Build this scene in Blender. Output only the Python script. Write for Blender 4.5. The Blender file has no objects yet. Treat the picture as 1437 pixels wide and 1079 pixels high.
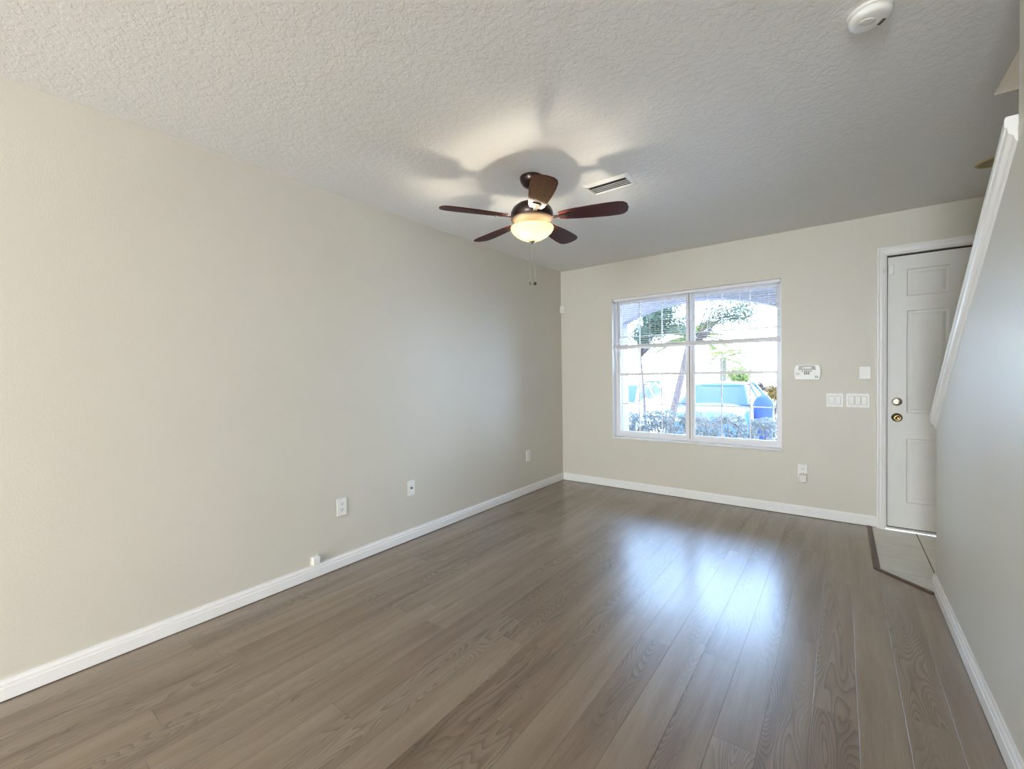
import bpy, bmesh, math, random
from mathutils import Vector, Matrix
random.seed(7)
C = bpy.context.scene.collection
scn = bpy.context.scene
PI = math.pi

# ------------------------------------------------------------------ camera
cam = bpy.data.cameras.new('camera'); co = bpy.data.objects.new('camera', cam); C.objects.link(co)
_yaw, _pitch, _roll = 0.64783207810547, -0.021718056498052092, -0.015934220191454695
cy, sy, cp, sp = math.cos(_yaw), math.sin(_yaw), math.cos(_pitch), math.sin(_pitch)
fwd = Vector((-sy*cp, cy*cp, sp)); rgt = Vector((cy, sy, 0)); upv = rgt.cross(fwd)
cr, sr = math.cos(_roll), math.sin(_roll)
r2 = cr*rgt + sr*upv; u2 = -sr*rgt + cr*upv
m4 = Matrix(((r2.x, u2.x, -fwd.x, 2.61899), (r2.y, u2.y, -fwd.y, -4.43701), (r2.z, u2.z, -fwd.z, 1.24435), (0, 0, 0, 1)))
co.matrix_world = m4
cam.sensor_width = 36; cam.lens = 609.486/1437*36; cam.clip_start = .02; cam.clip_end = 500
scn.camera = co

# ------------------------------------------------------------------ exposure, sky, sun, added fill lamps
scn.view_settings.view_transform = 'Standard'; scn.view_settings.look = 'None'
scn.view_settings.gamma = 1; scn.view_settings.use_curve_mapping = False
scn.view_settings.exposure = 0.84
SKY = 14.0; SUN = 9.5; FILL = 145.0; SIDE = 68.0; LAMP = 9.0; HALL = 30.0
w = bpy.data.worlds.new('sky'); scn.world = w; w.use_nodes = True
nt = w.node_tree; nt.nodes.clear()
wo = nt.nodes.new('ShaderNodeOutputWorld'); bg = nt.nodes.new('ShaderNodeBackground')
tc = nt.nodes.new('ShaderNodeTexCoord'); sx = nt.nodes.new('ShaderNodeSeparateXYZ'); rp = nt.nodes.new('ShaderNodeValToRGB')
rp.color_ramp.elements[0].position = 0.0; rp.color_ramp.elements[0].color = (.64, .82, 1, 1)
rp.color_ramp.elements[1].position = 0.8; rp.color_ramp.elements[1].color = (.26, .50, 1, 1)
nt.links.new(tc.outputs['Generated'], sx.inputs[0]); nt.links.new(sx.outputs['Z'], rp.inputs[0])
nt.links.new(rp.outputs[0], bg.inputs['Color']); bg.inputs['Strength'].default_value = SKY
nt.links.new(bg.outputs[0], wo.inputs[0])
sl = bpy.data.lights.new('sun', 'SUN'); sl.energy = SUN; sl.angle = math.radians(1.5); sl.color = (1, .93, .82)
so = bpy.data.objects.new('sun', sl); C.objects.link(so)
so.rotation_euler = Vector((.55, .75, 1.0)).to_track_quat('Z', 'Y').to_euler()   # sun stands high beyond the street, to the right
# added fill lamps, set at invented openings behind the camera
fl = bpy.data.lights.new('rear_fill', 'AREA'); fl.shape = 'RECTANGLE'; fl.size = 1.34; fl.size_y = 1.95; fl.energy = FILL; fl.color = (1, .97, .91)
fo = bpy.data.objects.new('rear_fill', fl); C.objects.link(fo); fo.location = (2.22, -11.0, 1.05); fo.rotation_euler = (PI/2, 0, 0)
fl = bpy.data.lights.new('side_fill', 'AREA'); fl.shape = 'RECTANGLE'; fl.size = 2.3; fl.size_y = 1.95; fl.energy = SIDE; fl.color = (1, .96, .88)  # added fill from the right, brightens the left wall and ceiling
fo = bpy.data.objects.new('side_fill', fl); C.objects.link(fo); fo.location = (2.95, -7.6, 1.1); fo.rotation_euler = (PI/2, 0, PI/2)
for nm, x, z, sxx, szz, y in (('window_portal', 1.4225, 1.3, 1.55, 1.47, .19),):
    pl = bpy.data.lights.new(nm, 'AREA'); pl.shape = 'RECTANGLE'; pl.size = sxx; pl.size_y = szz; pl.cycles.is_portal = True
    po = bpy.data.objects.new(nm, pl); C.objects.link(po); po.location = (x, y, z); po.rotation_euler = (-PI/2, 0, 0)

# ------------------------------------------------------------------ helpers
def tag(o, label=None, cat=None, group=None, kind=None):
    if label: o['label'] = label
    if cat: o['category'] = cat
    if group: o['group'] = group
    if kind: o['kind'] = kind
    return o
def empty(name, loc, rot=(0, 0, 0)):
    o = bpy.data.objects.new(name, None); C.objects.link(o); o.location = loc; o.rotation_euler = rot; o.empty_display_size = .05
    return o
def obj(name, bm, m, parent=None, smooth=False, bevel=0, seg=2):
    bmesh.ops.recalc_face_normals(bm, faces=bm.faces[:])
    me = bpy.data.meshes.new(name); bm.to_mesh(me); bm.free()
    if smooth:
        for p_ in me.polygons: p_.use_smooth = True
    o = bpy.data.objects.new(name, me); C.objects.link(o)
    for mm in (m if isinstance(m, (list, tuple)) else [m]): me.materials.append(mm)
    if parent: o.parent = parent
    if bevel:
        b = o.modifiers.new('bevel', 'BEVEL'); b.width = bevel; b.segments = seg; b.limit_method = 'ANGLE'
    return o
def bx(bm, x0, x1, y0, y1, z0, z1, mi=0):
    v = [bm.verts.new((x, y, z)) for x in (x0, x1) for y in (y0, y1) for z in (z0, z1)]
    for f in ((0, 1, 3, 2), (4, 6, 7, 5), (0, 4, 5, 1), (2, 3, 7, 6), (0, 2, 6, 4), (1, 5, 7, 3)):
        bm.faces.new([v[i] for i in f]).material_index = mi
def lathe(bm, prof, c=(0, 0, 0), n=40, axis='z', mi=0, closed=False):
    rings = []
    for r, h in prof:
        ring = []
        for k in range(n):
            a = 2*PI*k/n
            if r < 1e-6:
                if k == 0: ring.append(bm.verts.new(_ax(0, 0, h, c, axis)))
                continue
            ring.append(bm.verts.new(_ax(r*math.cos(a), r*math.sin(a), h, c, axis)))
        rings.append(ring)
    for a, b in zip(rings, rings[1:]):
        for k in range(n):
            k2 = (k+1) % n
            try:
                if len(a) == 1: f = bm.faces.new((a[0], b[k], b[k2]))
                elif len(b) == 1: f = bm.faces.new((a[k], b[0], a[k2]))
                else: f = bm.faces.new((a[k], b[k], b[k2], a[k2]))
                f.material_index = mi
            except ValueError: pass
def _ax(x, y, h, c, axis):
    if axis == 'z': return (c[0]+x, c[1]+y, c[2]+h)
    if axis == 'y': return (c[0]+x, c[1]+h, c[2]+y)
    return (c[0]+h, c[1]+x, c[2]+y)
def prism(bm, pts, fn, d0, d1, mi=0):
    """pts 2D outline, fn(u,v,d)->xyz, extruded d0..d1"""
    a = [bm.verts.new(fn(u, v, d0)) for u, v in pts]; b = [bm.verts.new(fn(u, v, d1)) for u, v in pts]
    n = len(pts)
    bm.faces.new(a).material_index = mi; bm.faces.new(b[::-1]).material_index = mi
    for k in range(n): bm.faces.new((a[k], a[(k+1) % n], b[(k+1) % n], b[k])).material_index = mi
def tube(bm, pts, r, n=8, mi=0, r_end=None):
    pts = [Vector(p_) for p_ in pts]; rings = []
    for i, p_ in enumerate(pts):
        t = (pts[min(i+1, len(pts)-1)]-pts[max(i-1, 0)]).normalized()
        ref = Vector((0, 0, 1)) if abs(t.z) < .9 else Vector((1, 0, 0))
        a = t.cross(ref).normalized(); b = t.cross(a)
        rr = r if r_end is None else r+(r_end-r)*i/(len(pts)-1)
        rings.append([bm.verts.new(p_+rr*(math.cos(2*PI*k/n)*a+math.sin(2*PI*k/n)*b)) for k in range(n)])
    for a, b in zip(rings, rings[1:]):
        for k in range(n): bm.faces.new((a[k], b[k], b[(k+1) % n], a[(k+1) % n])).material_index = mi
    bm.faces.new(rings[0]).material_index = mi; bm.faces.new(rings[-1][::-1]).material_index = mi
def B(): return bmesh.new()

# ------------------------------------------------------------------ materials
class G:
    def __init__(s, name):
        s.m = bpy.data.materials.new(name); s.m.use_nodes = True; s.t = s.m.node_tree; s.n = s.t.nodes
        s.b = s.n['Principled BSDF']; s.out = s.n['Material Output']
    def new(s, k, **kw):
        n = s.n.new(k)
        for a, v in kw.items(): setattr(n, a, v)
        return n
    def L(s, a, b): s.t.links.new(a, b)
    def math(s, op, a, b=None, c=None):
        n = s.n.new('ShaderNodeMath'); n.operation = op
        for i, v in enumerate((a, b, c)):
            if v is None: continue
            if isinstance(v, (int, float)): n.inputs[i].default_value = v
            else: s.L(v, n.inputs[i])
        return n.outputs[0]
    def noise(s, vec, scale, detail=2, rough=.5, dim='3D'):
        n = s.n.new('ShaderNodeTexNoise'); n.noise_dimensions = dim; n.inputs['Scale'].default_value = scale
        n.inputs['Detail'].default_value = detail; n.inputs['Roughness'].default_value = rough
        if vec is not None: s.L(vec, n.inputs['Vector'])
        return n.outputs['Fac']
    def coord(s, which='Object'): return s.n.new('ShaderNodeTexCoord').outputs[which]
    def ramp(s, fac, stops):
        n = s.n.new('ShaderNodeValToRGB'); e = n.color_ramp.elements
        while len(e) < len(stops): e.new(.5)
        for q, (p_, c) in zip(e, stops): q.position = p_; q.color = (c, c, c, 1) if isinstance(c, (int, float)) else (*c, 1)
        s.L(fac, n.inputs[0]); return n.outputs[0]
    def bump(s, h, strength, dist):
        n = s.n.new('ShaderNodeBump'); n.inputs['Strength'].default_value = strength; n.inputs['Distance'].default_value = dist
        s.L(h, n.inputs['Height']); s.L(n.outputs[0], s.b.inputs['Normal'])
def simple(name, col, rough=.5, metal=0, nscale=30, var=.05, spec=None, coat=0, bump=0):
    g = G(name); f = g.noise(g.coord(), nscale, 3)
    lo = tuple(max(0, c*(1-var)) for c in col); hi = tuple(min(1, c*(1+var)) for c in col)
    g.L(g.ramp(f, [(.3, lo), (.7, hi)]), g.b.inputs['Base Color'])
    g.b.inputs['Roughness'].default_value = rough; g.b.inputs['Metallic'].default_value = metal
    if coat: g.b.inputs['Coat Weight'].default_value = coat; g.b.inputs['Coat Roughness'].default_value = .1
    if bump: g.bump(f, .4, bump)
    return g.m

def wall_mat(name, col, rough=.5, sc=150, dist=.0012, strength=.5):
    g = G(name); co_ = g.coord()
    f = g.noise(co_, sc, 2, .5)
    big = g.noise(co_, 1.3, 2, .5)
    g.L(g.ramp(big, [(.3, tuple(c*.985 for c in col)), (.7, tuple(c*1.015 for c in col))]), g.b.inputs['Base Color'])
    g.b.inputs['Roughness'].default_value = rough
    g.bump(f, strength, dist)
    return g.m
M = {}
M['wall'] = wall_mat('wall_paint', (.635, .605, .53), .42)
M['ceiling'] = None
g = G('ceiling_knockdown'); co_ = g.coord()
n1 = g.noise(co_, 42, 3, .55); n2 = g.noise(co_, 110, 2, .5)
plate = g.ramp(n1, [(.46, 0.0), (.54, 1.0)])
h = g.math('ADD', plate, g.math('MULTIPLY', n2, .5))
g.b.inputs['Base Color'].default_value = (.82, .81, .785, 1); g.b.inputs['Roughness'].default_value = .6
g.bump(h, .38, .002); M['ceiling'] = g.m
M['trim'] = simple('white_trim_paint', (.82, .82, .81), .32, var=.012, nscale=8)
M['door'] = simple('door_paint', (.74, .74, .71), .38, var=.012, nscale=6)
M['white'] = simple('white_plastic', (.82, .82, .79), .35, var=.01)
M['offwhite'] = simple('ivory_plastic', (.74, .73, .68), .38, var=.01)
M['grey'] = simple('grey_plastic', (.30, .31, .27), .4, var=.04)
M['key'] = simple('rubber_key', (.11, .11, .095), .5)
M['dark'] = simple('dark_plastic', (.02, .02, .02), .4, var=.1)
M['slot'] = simple('dark_slot', (.05, .045, .04), .6, var=.1)
M['lcd'] = simple('display_window', (.50, .52, .45), .25, var=.05)
M['nickel'] = simple('satin_nickel', (.62, .58, .50), .25, 1, var=.05)
M['brass'] = simple('antique_brass', (.27, .20, .10), .22, 1, var=.08)
M['bronze'] = simple('oil_rubbed_bronze', (.035, .018, .015), .3, .6, var=.3, nscale=60, coat=.3)
M['copper'] = simple('pewter_copper_band', (.12, .085, .07), .6, .2, var=.1)
M['vinyl'] = simple('window_vinyl', (.78, .78, .80), .35, var=.01)
M['slat'] = simple('blind_slat', (.80, .79, .79), .4, var=.01)
M['sill'] = simple('marble_sill', (.80, .79, .76), .25, var=.05, nscale=9)
M['black_gap'] = simple('gap_shadow_seal', (.02, .018, .016), .8, var=.1)
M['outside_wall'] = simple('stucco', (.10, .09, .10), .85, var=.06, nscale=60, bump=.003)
M['concrete'] = simple('concrete', (.50, .49, .46), .85, var=.08, nscale=14, bump=.002)
M['asphalt'] = simple('driveway', (.42, .42, .42), .85, var=.1, nscale=20)
M['grass'] = simple('pale_gravel', (.52, .51, .48), .9, var=.2, nscale=60, bump=.006)
M['mulch'] = simple('mulch', (.20, .13, .09), .9, var=.3, nscale=60, bump=.01)
M['bark'] = simple('bark', (.085, .065, .06), .9, var=.3, nscale=20, bump=.01)
M['rubber'] = simple('tyre_rubber', (.03, .03, .03), .7)
M['headlamp'] = simple('headlamp_lens', (.75, .78, .8), .1, coat=.6)
M['car_white'] = simple('white_car_paint', (.78, .78, .78), .2, coat=.7, var=.01)
M['car_silver'] = simple('silver_blue_car_paint', (.045, .085, .12), .3, coat=.7, var=.02)
M['car_glass'] = simple('car_glass', (.005, .013, .07), .2, var=.05); M['car_glass'].node_tree.nodes['Principled BSDF'].inputs['Specular IOR Level'].default_value = .22
M['bin'] = simple('blue_plastic', (.03, .048, .13), .7, var=.05)

def matte(m):
    t = m.node_tree; p_ = t.nodes['Principled BSDF']; d_ = t.nodes.new('ShaderNodeBsdfDiffuse')
    t.links.new(p_.inputs['Base Color'].links[0].from_socket, d_.inputs['Color'])
    for l_ in list(p_.outputs[0].links): t.links.new(d_.outputs[0], l_.to_socket)
for k_ in ('bin', 'bark'): matte(M[k_])
for k_ in ('car_silver',): M[k_].node_tree.nodes['Principled BSDF'].inputs['Specular IOR Level'].default_value = .08
M['car_silver'].node_tree.nodes['Principled BSDF'].inputs['Coat Weight'].default_value = .06
def leaf(name, a, b):
    g = G(name); f = g.noise(g.coord(), 9, 2)
    g.L(g.ramp(f, [(.35, a), (.65, b)]), g.b.inputs['Base Color']); g.b.inputs['Roughness'].default_value = .6; g.b.inputs['Specular IOR Level'].default_value = .08
    tr = g.new('ShaderNodeBsdfTranslucent'); tr.inputs['Color'].default_value = (*[min(1, x*1.4) for x in b], 1)
    mx = g.new('ShaderNodeMixShader'); mx.inputs[0].default_value = .3
    g.L(g.b.outputs[0], mx.inputs[1]); g.L(tr.outputs[0], mx.inputs[2]); g.L(mx.outputs[0], g.out.inputs[0])
    matte(g.m); return g.m
M['leaf'] = leaf('hedge_leaf', (.05, .054, .048), (.15, .155, .14))
M['palm'] = leaf('palm_leaf', (.035, .055, .02), (.13, .145, .04))
M['tree'] = leaf('tree_leaf', (.035, .055, .04), (.08, .11, .07))
M['orange'] = leaf('croton_leaf', (.07, .032, .008), (.13, .075, .016))
M['brownleaf'] = leaf('copper_leaf', (.04, .028, .022), (.075, .055, .045))

def glass_mat():
    g = G('window_glass'); g.n.remove(g.b)
    tr = g.new('ShaderNodeBsdfTransparent'); tr.inputs[0].default_value = (.95, .97, .98, 1)
    gl = g.new('ShaderNodeBsdfGlossy'); gl.inputs['Roughness'].default_value = .02
    fr = g.new('ShaderNodeFresnel'); fr.inputs['IOR'].default_value = 1.45
    mx = g.new('ShaderNodeMixShader'); g.L(fr.outputs[0], mx.inputs[0]); g.L(tr.outputs[0], mx.inputs[1]); g.L(gl.outputs[0], mx.inputs[2])
    g.L(mx.outputs[0], g.out.inputs[0]); return g.m
M['glass'] = glass_mat()

def bowl_mat():
    g = G('alabaster_glass')
    f = g.noise(g.coord(), 14, 3)
    g.L(g.ramp(f, [(.3, (.80, .72, .50)), (.7, (.92, .88, .70))]), g.b.inputs['Base Color'])
    g.b.inputs['Roughness'].default_value = .3
    tr = g.new('ShaderNodeBsdfTranslucent'); tr.inputs['Color'].default_value = (.80, .66, .36, 1)
    em = g.new('ShaderNodeEmission'); em.inputs['Color'].default_value = (1, .80, .42, 1); em.inputs['Strength'].default_value = .35
    mx = g.new('ShaderNodeMixShader'); mx.inputs[0].default_value = .6
    g.L(g.b.outputs[0], mx.inputs[1]); g.L(tr.outputs[0], mx.inputs[2])
    ad = g.new('ShaderNodeAddShader'); g.L(mx.outputs[0], ad.inputs[0]); g.L(em.outputs[0], ad.inputs[1])
    g.L(ad.outputs[0], g.out.inputs[0]); return g.m
M['bowl'] = bowl_mat()
g = G('bulb'); g.b.inputs['Base Color'].default_value = (1, .9, .7, 1); g.b.inputs['Emission Color'].default_value = (1, .82, .5, 1); g.b.inputs['Emission Strength'].default_value = 8; M['bulb'] = g.m

def blade_mat():
    g = G('mahogany_blade'); tcx = g.coord(); mp = g.new('ShaderNodeMapping'); mp.inputs['Scale'].default_value = (3, 60, 60)
    g.L(tcx, mp.inputs[0]); f = g.noise(mp.outputs[0], 1, 4, .6)
    g.L(g.ramp(f, [(.3, (.028, .005, .005)), (.7, (.085, .014, .010))]), g.b.inputs['Base Color'])
    g.b.inputs['Roughness'].default_value = .5; g.b.inputs['Specular IOR Level'].default_value = .22
    return g.m
M['blade'] = blade_mat()

def floor_mat():
    g = G('vinyl_plank'); oc = g.coord(); sp_ = g.new('ShaderNodeSeparateXYZ'); g.L(oc, sp_.inputs[0])
    X, Y = sp_.outputs[0], sp_.outputs[1]
    W, Ln = .1335, 1.22
    xs = g.math('DIVIDE', g.math('SUBTRACT', X, 2.001-W*40), W)
    i = g.math('FLOOR', xs); fx = g.math('FRACT', xs)
    wn = g.new('ShaderNodeTexWhiteNoise', noise_dimensions='1D'); g.L(i, wn.inputs['W'])
    ys = g.math('ADD', g.math('DIVIDE', g.math('ADD', Y, 40), Ln), wn.outputs['Value'])
    j = g.math('FLOOR', ys); fy = g.math('FRACT', ys)
    cid = g.new('ShaderNodeCombineXYZ'); g.L(i, cid.inputs[0]); g.L(j, cid.inputs[1])
    w2 = g.new('ShaderNodeTexWhiteNoise', noise_dimensions='2D'); g.L(cid.outputs[0], w2.inputs['Vector'])
    sep = g.new('ShaderNodeSeparateColor'); g.L(w2.outputs['Color'], sep.inputs[0])
    # grain coordinates, a shift of their own for each plank
    gv = g.new('ShaderNodeCombineXYZ')
    g.L(g.math('ADD', g.math('MULTIPLY', X, 7.0), g.math('MULTIPLY', sep.outputs[0], 50)), gv.inputs[0])
    g.L(g.math('ADD', g.math('MULTIPLY', Y, 1.0), g.math('MULTIPLY', sep.outputs[1], 50)), gv.inputs[1])
    cath = g.noise(gv.outputs[0], 1.25, 1.2, .45, '2D')
    rings = g.math('FRACT', g.math('MULTIPLY', cath, 26))
    line = g.ramp(rings, [(0.0, 0.0), (.12, 1.0), (.55, .85), (1.0, .25)])
    gf = g.new('ShaderNodeCombineXYZ')
    g.L(g.math('MULTIPLY', X, 240), gf.inputs[0]); g.L(g.math('MULTIPLY', Y, 7), gf.inputs[1])
    fine = g.noise(gf.outputs[0], 1, 3, .6, '2D')
    gm = g.new('ShaderNodeCombineXYZ')
    g.L(g.math('ADD', g.math('MULTIPLY', X, 14.0), g.math('MULTIPLY', sep.outputs[2], 30)), gm.inputs[0]); g.L(g.math('MULTIPLY', Y, 1.2), gm.inputs[1])
    mid = g.noise(gm.outputs[0], 1, 3, .55, '2D')
    # how strongly the cathedral figure shows varies along the board
    msk = g.ramp(g.noise(gv.outputs[0], .55, 0, .5, '2D'), [(.42, .12), (.6, 1.0)])
    t = g.math('ADD', g.math('MULTIPLY', sep.outputs[0], .22), g.math('MULTIPLY', mid, .75))
    base = g.ramp(t, [(.18, (.150, .098, .062)), (.45, (.232, .170, .118)), (.78, (.310, .245, .182))])
    mul = g.math('MULTIPLY', g.math('SUBTRACT', 1.0, g.math('MULTIPLY', g.math('SUBTRACT', 1.0, line), g.math('MULTIPLY', msk, .5))),
                 g.math('ADD', .80, g.math('MULTIPLY', fine, .40)))
    ex = g.math('MULTIPLY', g.math('MINIMUM', fx, g.math('SUBTRACT', 1.0, fx)), W)
    ey = g.math('MULTIPLY', g.math('MINIMUM', fy, g.math('SUBTRACT', 1.0, fy)), Ln)
    e = g.math('MINIMUM', ex, ey)
    groove = g.ramp(g.math('MULTIPLY', e, 1000/4.0), [(.12, 0.0), (.42, 1.0)])
    mul2 = g.math('MULTIPLY', mul, g.math('ADD', .62, g.math('MULTIPLY', groove, .38)))
    mixc = g.new('ShaderNodeVectorMath', operation='SCALE'); g.L(base, mixc.inputs[0]); g.L(mul2, mixc.inputs['Scale'])
    g.L(mixc.outputs[0], g.b.inputs['Base Color'])
    g.L(g.math('ADD', .27, g.math('MULTIPLY', fine, .12)), g.b.inputs['Roughness'])
    g.b.inputs['Specular IOR Level'].default_value = .7; g.b.inputs['Coat Weight'].default_value = .5; g.b.inputs['Coat Roughness'].default_value = .24
    hh = g.math('ADD', g.math('MULTIPLY', groove, 1.0), g.math('ADD', g.math('MULTIPLY', fine, .12), g.math('MULTIPLY', g.noise(oc, 2.2, 1), .5)))
    g.bump(hh, .5, .0016)
    return g.m
M['floor'] = floor_mat()

def tile_mat():
    g = G('foyer_tile'); oc = g.coord(); s_ = g.new('ShaderNodeSeparateXYZ'); g.L(oc, s_.inputs[0])
    xs = g.math('DIVIDE', g.math('ADD', s_.outputs[0], 10-3.076+10*.59), .59)
    fx = g.math('FRACT', g.math('DIVIDE', g.math('ADD', s_.outputs[0], 59-3.076), .59))
    fy = g.math('FRACT', g.math('DIVIDE', g.math('ADD', s_.outputs[1], 28+.355), .28))
    ex = g.math('MULTIPLY', g.math('MINIMUM', fx, g.math('SUBTRACT', 1.0, fx)), .59)
    ey = g.math('MULTIPLY', g.math('MINIMUM', fy, g.math('SUBTRACT', 1.0, fy)), .28)
    gx = g.ramp(g.math('MULTIPLY', ex, 200), [(.5, 0.0), (.75, 1.0)]); gy = g.ramp(g.math('MULTIPLY', ey, 200), [(.18, .35), (.4, 1.0)])
    gr = g.math('MULTIPLY', gx, gy)
    n = g.noise(oc, 7, 4)
    base = g.ramp(n, [(.3, (.74, .72, .65)), (.7, (.82, .80, .74))])
    mx = g.new('ShaderNodeMix', data_type='RGBA'); g.L(gr, mx.inputs[0]); mx.inputs[6].default_value = (.035, .03, .028, 1); g.L(base, mx.inputs[7])
    g.L(mx.outputs[2], g.b.inputs['Base Color']); g.b.inputs['Roughness'].default_value = .35
    g.bump(gr, .4, .001); return g.m
M['tile'] = tile_mat()
M['reducer'] = simple('walnut_reducer', (.09, .055, .04), .4, var=.25, nscale=25)

# ------------------------------------------------------------------ the shell
H = 2.44; XW = 3.045; XR = 4.12; YB = -11.2; WT = .20
WX0, WX1, WZ0, WZ1 = .635, 2.21, .557, 2.053
DX0, DX1, DZ1 = 2.905, 3.82, 2.118
def st(name, bm, m, parent=None, **k): return tag(obj(name, bm, m, parent, **k), kind='structure')
bm = B()
poly = [(0, 0), (2.80, 0), (2.80, -.935), (3.02, -1.15), (XR, -1.15), (XR, YB), (0, YB)]
prism(bm, [(-.12, 0), (2.80, 0), (2.80, -.935), (3.045, -1.17), (XR, -1.17), (XR, YB), (-.12, YB)], lambda u, v, d: (u, v, d), -.05, 0)
st('floor', bm, M['floor'])
bm = B(); prism(bm, [(2.80, 0), (XR+.1, 0), (XR+.1, -1.17), (3.045, -1.17), (2.80, -.935)], lambda u, v, d: (u, v, d), -.05, -.003)
st('floor_foyer', bm, M['tile'])
bm = B(); bx(bm, -.12, 0, YB-.12, .0, -.05, H+.1); st('wall_left', bm, M['wall'])
bm = B()
for a in ((-.12, WX0, -.2, 2.74), (WX1, DX0-.02, -.2, 2.74), (DX1+.02, XR+.12, -.2, 2.74)): bx(bm, a[0], a[1], 0, WT, a[2], a[3])
bx(bm, WX0, WX1, 0, WT, -.2, WZ0-.02); bx(bm, WX0, WX1, 0, WT, WZ1, 2.74); bx(bm, DX0-.02, DX1+.02, 0, WT, DZ1+.02, 2.74)
st('wall_back', bm, M['wall'])
bm = B(); bx(bm, -.12, 3.155, YB-.12, 0, H, 2.74); bx(bm, 3.155, XR, -1.6, 0, H, 2.74); bx(bm, 3.155, XR, YB-.12, -5.4, H, 2.74)
st('ceiling', bm, M['ceiling'])
# knee wall and the full wall beside the stairs
zc = lambda y: -.745*y+.140
bm = B()
prism(bm, [(-1.095, -.05), (-1.095, zc(-1.095)), (-2.46, zc(-2.46)), (-2.46, H), (-6.4, H), (-6.4, -.05)], lambda u, v, d: (d, u, v), XW, 3.155)
bx(bm, XW, 3.155, YB, -8.8, -.05, H); bx(bm, XW, 3.155, -8.8, -6.4, 2.08, H)
st('wall_right', bm, M['wall'])
bm = B(); bx(bm, XR, XR+.12, YB-.12, 0, -.05, 5.0); st('wall_stairs', bm, M['wall'])
bm = B()
bx(bm, 3.035, 3.155, -6.4, -1.48, 2.74, 5.0); bx(bm, 3.155, XR, -1.6, -1.48, 2.74, 5.0); bx(bm, 3.155, XR, -6.4, -6.28, 2.74, 5.0)
bx(bm, 3.035, XR+.12, -6.4, -1.48, 5.0, 5.1)
st('wall_stairwell', bm, M['wall'])
bm = B()
bx(bm, -.12, 1.5, YB-.12, YB, -.05, H); bx(bm, 2.94, XR, YB-.12, YB, -.05, H); bx(bm, 1.5, 2.94, YB-.12, YB, 2.08, H)
st('wall_rear', bm, M['wall'])
ul = bpy.data.lights.new('stairwell_fill', 'POINT'); ul.energy = 22; ul.shadow_soft_size = .12; ul.color = (1, .94, .85)  # added fill to brighten the stairwell, no lamp seen upstairs
uo = bpy.data.objects.new('stairwell_fill', ul); C.objects.link(uo); uo.location = (3.65, -3.9, 4.5)
# stairs hidden behind the knee wall
bm = B(); pts = [(-1.25, 0)]
rise, run = .183, .246
for k in range(15): pts += [(-1.25-run*k, rise*(k+1)), (-1.25-run*(k+1), rise*(k+1))]
pts += [(-1.25-run*15, 0)]
prism(bm, pts, lambda u, v, d: (d, u, v), 3.157, XR-.002); st('trim_staircase', bm, M['reducer'])
# baseboards with a stepped profile
def baseboard(name, p0, p1, nrm, h=.085, t=.014):
    p0, p1, nrm = Vector(p0), Vector(p1), Vector(nrm)
    prof = [(0, .004), (t, .004), (t, h*.62), (t*.8, h*.66), (t*.8, h*.80), (t*.45, h*.9), (t*.4, h), (0, h)]
    bm = B()
    a = [bm.verts.new((p0.x+nrm.x*u, p0.y+nrm.y*u, v)) for u, v in prof]; b = [bm.verts.new((p1.x+nrm.x*u, p1.y+nrm.y*u, v)) for u, v in prof]
    bm.faces.new(a); bm.faces.new(b[::-1])
    for k in range(len(prof)): bm.faces.new((a[k], a[(k+1) % len(prof)], b[(k+1) % len(prof)], b[k]))
    # dark gap under the board
    n2 = nrm*(t*.75); q = [p0, p1, p1+n2, p0+n2]
    lo = [bm.verts.new((v.x, v.y, .0005)) for v in q]; hi = [bm.verts.new((v.x, v.y, .004)) for v in q]
    for k in range(4): bm.faces.new((lo[k], lo[(k+1) % 4], hi[(k+1) % 4], hi[k])).material_index = 1
    return st(name, bm, [M['trim'], M['black_gap']])
baseboard('baseboard_left', (0, YB), (0, 0), (1, 0))
baseboard('baseboard_back', (.014, 0), (2.845, 0), (0, -1))
baseboard('baseboard_right', (XW, -6.4), (XW, -1.083), (-1, 0), h=.092)
baseboard('baseboard_knee_end', (XW, -1.095), (3.155, -1.095), (0, 1), h=.092)
# sloping cap on the knee wall
def cap_prof(bm, prof, y0, y1):
    rings = []
    for y in (y0, y1): rings.append([bm.verts.new((x, y, zc(y)+dz)) for x, dz in prof])
    a, b = rings; bm.faces.new(a); bm.faces.new(b[::-1])
    for k in range(len(prof)): bm.faces.new((a[k], a[(k+1) % len(prof)], b[(k+1) % len(prof)], b[k]))
bm = B()
cap_prof(bm, [(3.019, .004), (3.017, .008), (3.017, .031), (3.020, .036), (3.18, .036), (3.183, .03), (3.183, .008), (3.18, .004)], -1.075, -2.455)
capo = st('trim_1', bm, M['trim'])
bm = B()
cap_prof(bm, [(3.022, .004), (3.025, -.016), (3.036, -.022), (3.038, -.034), (3.041, -.040), (XW, -.042), (XW, .004)], -1.085, -2.455)
st('trim_2', bm, M['trim'], capo)
# flooring reducer strips round the tile
for k, (a, b) in enumerate((((2.80, -.017), (2.80, -.94)), ((2.80, -.94), (3.03, -1.16)))):
    a, b = Vector(a), Vector(b); d = (b-a).normalized(); n = Vector((d.y, -d.x))
    bm = B()
    prof = [(-.018, 0), (-.014, .006), (.006, .009), (.016, .004), (.018, -.003)]
    A_ = [bm.verts.new((a.x+n.x*u-d.x*.004*0, a.y+n.y*u, v)) for u, v in prof]; B_ = [bm.verts.new((b.x+n.x*u, b.y+n.y*u, v)) for u, v in prof]
    bm.faces.new(A_); bm.faces.new(B_[::-1])
    for q in range(len(prof)): bm.faces.new((A_[q], A_[(q+1) % 5], B_[(q+1) % 5], B_[q]))
    st('trim_%d' % (k+3), bm, M['reducer'])

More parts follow.
